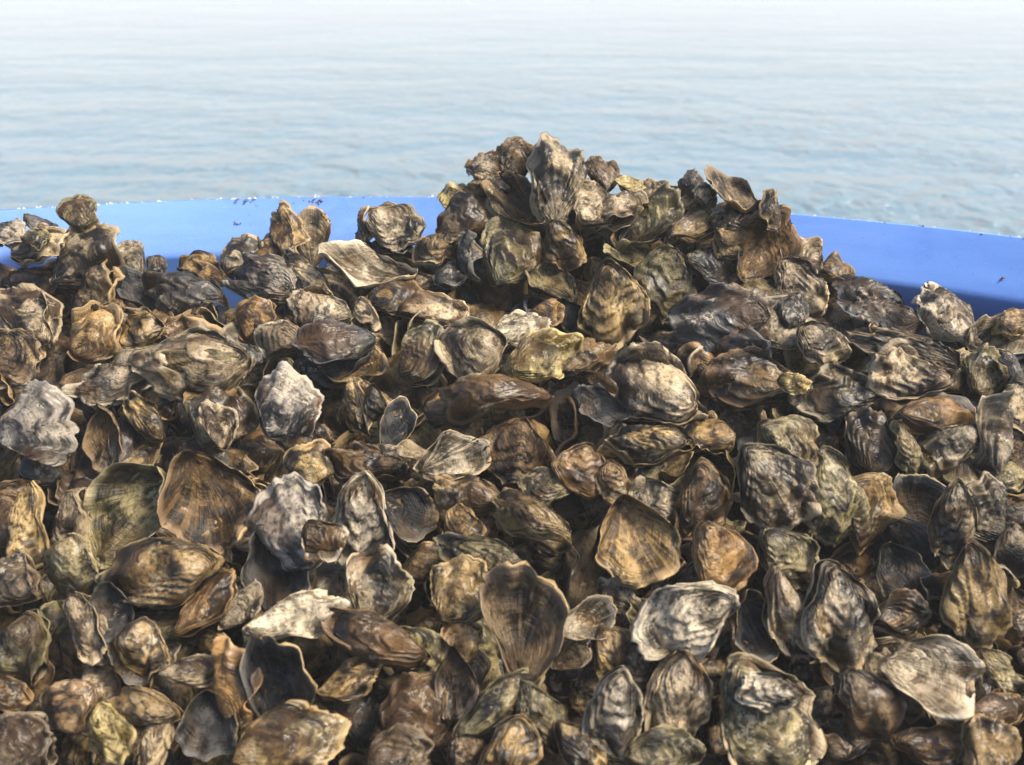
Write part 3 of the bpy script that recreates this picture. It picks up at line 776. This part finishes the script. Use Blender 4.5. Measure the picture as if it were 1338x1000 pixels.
VIS = {4, 6, 20, 21, 22, 25, 29, 41, 44, 45, 46, 48, 52, 58, 59, 60, 61, 62, 63, 65, 66, 67, 70, 72, 73, 75, 87, 89, 90, 91, 92, 94, 97, 98, 101, 102, 103, 104, 118, 119, 120, 122, 124, 126, 127, 128, 129, 132, 133, 134, 150, 152, 154, 157, 161, 163, 164, 186, 187, 189, 190, 192, 195, 196, 198, 201, 214, 216, 220, 221, 222, 223, 224, 225, 227, 228, 229, 244, 251, 255, 260, 261, 263, 274, 276, 278, 282, 283, 293, 296, 316, 321, 327, 328, 339, 343, 344, 345, 347, 349, 352, 355, 369, 371, 372, 373, 374, 378, 384, 391, 401, 402, 403, 404, 407, 419, 420, 439, 494, 500, 514, 516, 533, 534, 537, 590, 594, 625, 674, 675, 681, 722, 738, 834, 842, 945, 948, 952, 1216, 1217, 1218, 1220, 1222, 1223, 1225, 1226, 1227, 1228, 1230, 1231, 1232, 1233, 1234, 1235, 1236, 1237, 1238, 1240, 1241, 1242, 1243, 1245, 1246, 1247, 1248, 1249, 1250, 1253, 1254, 1255, 1257, 1258, 1259, 1260, 1261, 1263, 1265, 1266, 1267, 1268, 1270, 1271, 1272, 1273, 1275, 1276, 1277, 1278, 1279, 1280, 1281, 1282, 1283, 1284, 1285, 1286, 1288, 1289, 1290, 1291, 1292, 1293, 1294, 1296, 1297, 1298, 1299, 1300, 1301, 1302, 1304, 1305, 1307, 1308, 1309, 1310, 1313, 1314, 1315, 1316, 1317, 1318, 1320, 1321, 1322, 1323, 1325, 1326, 1328, 1329, 1330, 1331, 1333, 1334, 1335}  #VIS#
def where(px, py):
    """the nearest picked-out oyster and which side of it"""
    best = min(range(len(H)), key=lambda k: (H[k][0] - px) ** 2 + (H[k][1] - py) ** 2)
    dx, dy = px - H[best][0], py - H[best][1]
    return best, ('right of' if dx > 0 else 'left of') if abs(dx) > abs(dy) else ('below' if dy > 0 else 'above')
used = set(h[-1] for h in H)
low = []
for j, f in enumerate(FILL):
    if j in VIS:
        k, side = where(f[0], f[1])
        kind = 'oyster' if f[7] == 'o' else 'shell'
        ref = H[k][-1].split(',')[0]
        lab = None
        for pre in ('', 'half-hidden ', 'small ', 'wedged ', 'sunken '):
            c = f'{pre}{COLN[f[8]]} {kind} {side} the {ref}'
            if c not in used: lab = c; break
        used.add(lab)
        make_oyster(5000 + j, *f, lab, lod=.6)
    else:
        low.append(f)
# shells behind the crest and round the sides, out of the photograph's sight
PROTO = []
for k in range(14):
    r2 = np.random.default_rng(300 + k)
    PROTO.append(valve(900 + k, r2.uniform(.6, .9), .22, 7, 2, 18, .03, 1, .5 * (k % 3 == 0)))
Vs, Gs, T3, T4, M3, M4 = [], [], [], [], [], []
off = 0
def add_low(M, L, q, pi):
    global off
    V, Q, mi, G = PROTO[q]
    P = (V * L) @ M[:3, :3].T + M[:3, 3]
    tri = (Q[:, 0] == Q[:, 3]) | (Q[:, 1] == Q[:, 2])
    t3 = np.where((Q[tri][:, 0] == Q[tri][:, 3])[:, None], Q[tri][:, [0, 1, 2]], Q[tri][:, [0, 1, 3]])
    Vs.append(P); Gs.append(G); T4.append(Q[~tri] + off); T3.append(t3 + off); M4.append(np.full((~tri).sum(), pi)); M3.append(np.full(tri.sum(), pi))
    off += len(V)
for j, f in enumerate(low):
    z = min(float(surf(f[0], f[1])) + f[9] / 100, wallz(f[0], f[1]) - .02)
    X, Y, n = frame(f[0], f[1], f[4], f[5], f[6])
    if f[7] == 'i': Y, n = -Y, -n
    M = np.array(mtx(X, Y, n, point(f[0], f[1], z)))
    add_low(M, f[2] / FPX * z, j % 14, PK.index(f[8]))
def in_tub(p, m):
    q = TUBI @ Vector(p)
    return math.hypot(q.x, q.y) < TR - .03 - m and q.z > -TD
def heap(x, y):
    """height of the heap relative to the camera, for the part beyond the crest and beside the frame"""
    k = np.interp(y, [-.7, -.3, 0, .2, .344, .546, .652, .70, .76], [-.36, -.36, -.37, -.375, -.354, -.249, -.215, -.235, -.26])
    pk = .06 * math.exp(-((x - .06) / .13) ** 2 - ((y - .66) / .07) ** 2)
    return k + pk
for j in range(3900):
    x, y = rng.uniform(-.8, .7), rng.uniform(-.72, .74)
    L = rng.uniform(.04, .062); zz = heap(x, y) - rng.uniform(.0, .03)
    p = np.array([x, y, CAMZ + zz])
    d = p - CAM; fz = d @ FW; px, py = 669 + FPX * (d @ RT) / fz, 500 - FPX * (d @ UP) / fz
    infr = fz > 0 and -40 < px < 1378 and py < 1060
    q = rng.random(4); e = Euler((rng.normal(0, .5), rng.normal(0, .5), rng.uniform(0, 6.28))).to_matrix()
    if not in_tub(p, L * .5): continue
    if infr and py < skyline(px) + L / fz * FPX * .5 + 8: continue
    if infr and (fz < surf(px, py) + .035 or rng.random() < .75): continue
    M = np.eye(4); M[:3, :3] = np.array(e); M[:3, 3] = p
    if q[0] < .3: M[:3, 1:3] *= -1
    add_low(M, L, int(q[1] * 14), int(rng.choice(len(PK), p=PW)))
V = np.concatenate(Vs); a4 = np.concatenate(T4); a3 = np.concatenate(T3)
me = bpy.data.meshes.new('packed_oysters')
me.vertices.add(len(V)); me.vertices.foreach_set('co', V.astype(np.float32).ravel())
me.loops.add(a4.size + a3.size); me.loops.foreach_set('vertex_index', np.concatenate([a4.ravel(), a3.ravel()]).astype(np.int32))
me.polygons.add(len(a4) + len(a3))
me.polygons.foreach_set('loop_start', np.concatenate([np.arange(len(a4)) * 4, a4.size + np.arange(len(a3)) * 3]).astype(np.int32))
me.polygons.foreach_set('material_index', np.concatenate(M4 + M3).astype(np.int32))
me.polygons.foreach_set('use_smooth', np.full(len(a4) + len(a3), True))
at = me.attributes.new('grow', 'FLOAT_VECTOR', 'POINT'); at.data.foreach_set('vector', np.concatenate(Gs).astype(np.float32).ravel())
for k in PK: me.materials.append(OUT[k])
me.update(calc_edges=True)
o = link('packed_oysters', me); o['kind'] = 'stuff'; o['label'] = 'mass of oysters packed beneath and around the ones on top'; o['category'] = 'oysters'
# the solid middle of the heap, lumpy, well below the shells
gx = np.linspace(-.80, .68, 90); gy = np.linspace(-.72, .75, 90)
nb = nfun(np.random.default_rng(8), 3, 45, 2)
Vc = []
for y in gy:
    for x in gx:
        # keep inside the round wall
        q = TUBI @ Vector((x, y, CAMZ - .4)); rr = math.hypot(q.x, q.y); lim = TR - .045
        s = min(1, lim / max(rr, 1e-6))
        wq = base @ Vector((q.x * s, q.y * s, q.z))
        pc = np.array(wq) - CAM; fz = pc @ FW; fr = fz > 0 and -60 < 669 + FPX * pc[0] / fz < 1400 and 500 - FPX * (pc @ UP) / fz < 1060
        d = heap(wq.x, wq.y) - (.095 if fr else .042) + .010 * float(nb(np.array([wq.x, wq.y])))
        Vc.append((wq.x, wq.y, CAMZ + d))
m_ = 90
Fc = [(j * m_ + i, j * m_ + i + 1, (j + 1) * m_ + i + 1, (j + 1) * m_ + i) for j in range(m_ - 1) for i in range(m_ - 1)]
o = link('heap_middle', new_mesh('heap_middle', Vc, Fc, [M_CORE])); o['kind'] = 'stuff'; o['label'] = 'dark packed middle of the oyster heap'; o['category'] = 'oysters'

# ------------------------------------------------------------------ dried weed scraps on the tub wall
def weed(px, py, n, spread, seed):
    r3 = np.random.default_rng(seed); Vw, Fw = [], []
    for k in range(n):
        x, y = px + r3.normal(0, spread), py + r3.normal(0, spread * .35)
        d = Vector(RT * (x - 669) / FPX + UP * (500 - y) / FPX + FW); o0 = Vector(CAM)
        lo = TUBI @ o0; ld = TUBI.to_3x3() @ d
        # meet the sloping upper band of the wall
        t = .3
        for _ in range(400):
            q = lo + ld * t; zz = min(-.0025, max(-.033, q.z)); rw = TR - .0065 - .68 * (-zz - .0025)
            if math.hypot(q.x, q.y) > rw - .0005: break
            t += .002
        if q.z > .001: continue
        ra = Vector((q.x, q.y, 0)).normalized(); tg = Vector((-ra.y, ra.x, 0)); upv = Vector((0, 0, 1))
        a = r3.uniform(-.5, .5); l = r3.uniform(.0006, .0024); wd = r3.uniform(.0003, .0008)
        u = tg * math.cos(a) + upv * math.sin(a); v = upv * math.cos(a) - tg * math.sin(a)
        b = len(Vw); q2 = q - ra * .0006
        for aa, bb in ((-l, 0), (-l * .3, -wd), (l, 0), (l * .2, wd)):
            Vw.append(tuple(base @ (q2 + u * aa + v * bb + ra * .0010)))
        Vw.append(tuple(base @ (q2 - ra * .0010)))
        Fw += [(b, b + 1, b + 4), (b + 1, b + 2, b + 4), (b + 2, b + 3, b + 4), (b + 3, b, b + 4)]
    return Vw, Fw
VV, FF = [], []
for s_, (px, py, n_, sp) in enumerate(((322, 263, 12, 12), (404, 266, 20, 12), (312, 293, 5, 5), (1305, 360, 3, 6))):
    v_, f_ = weed(px, py, n_, sp, 60 + s_); b = len(VV); VV += v_; FF += [tuple(i + b for i in f) for f in f_]
me = bpy.data.meshes.new('weed_scraps'); me.from_pydata(VV, [], FF); me.materials.append(M_WEED)
o = link('weed_scraps', me); o['kind'] = 'stuff'; o['label'] = 'dried weed scraps stuck along the inside of the tub rim'; o['category'] = 'weed'

# ------------------------------------------------------------------ added volume that whitens the far water, in place of glare
hm = bpy.data.materials.new('pale_glare'); hm.use_nodes = True
ht = hm.node_tree
ht.nodes.remove(ht.nodes['Principled BSDF'])
pv = ht.nodes.new('ShaderNodeVolumePrincipled')
pv.inputs['Color'].default_value = (.94, .99, 1.0, 1)
pv.inputs['Density'].default_value = .022
pv.inputs['Anisotropy'].default_value = .0
ht.links.new(pv.outputs[0], ht.nodes['Material Output'].inputs['Volume'])
x, z0, z1 = 950., -2.0, CAMZ + .45
V = [(-x, -x, z0), (x, -x, z0), (x, x, z0), (-x, x, z0), (-x, -x, z1), (x, -x, z1), (x, x, z1), (-x, x, z1)]
F = [(0, 3, 2, 1), (4, 5, 6, 7), (0, 1, 5, 4), (1, 2, 6, 5), (2, 3, 7, 6), (3, 0, 4, 7)]
o = link('glare_volume', new_mesh('glare_volume', V, F, [hm], smooth=False)); o['kind'] = 'stuff'
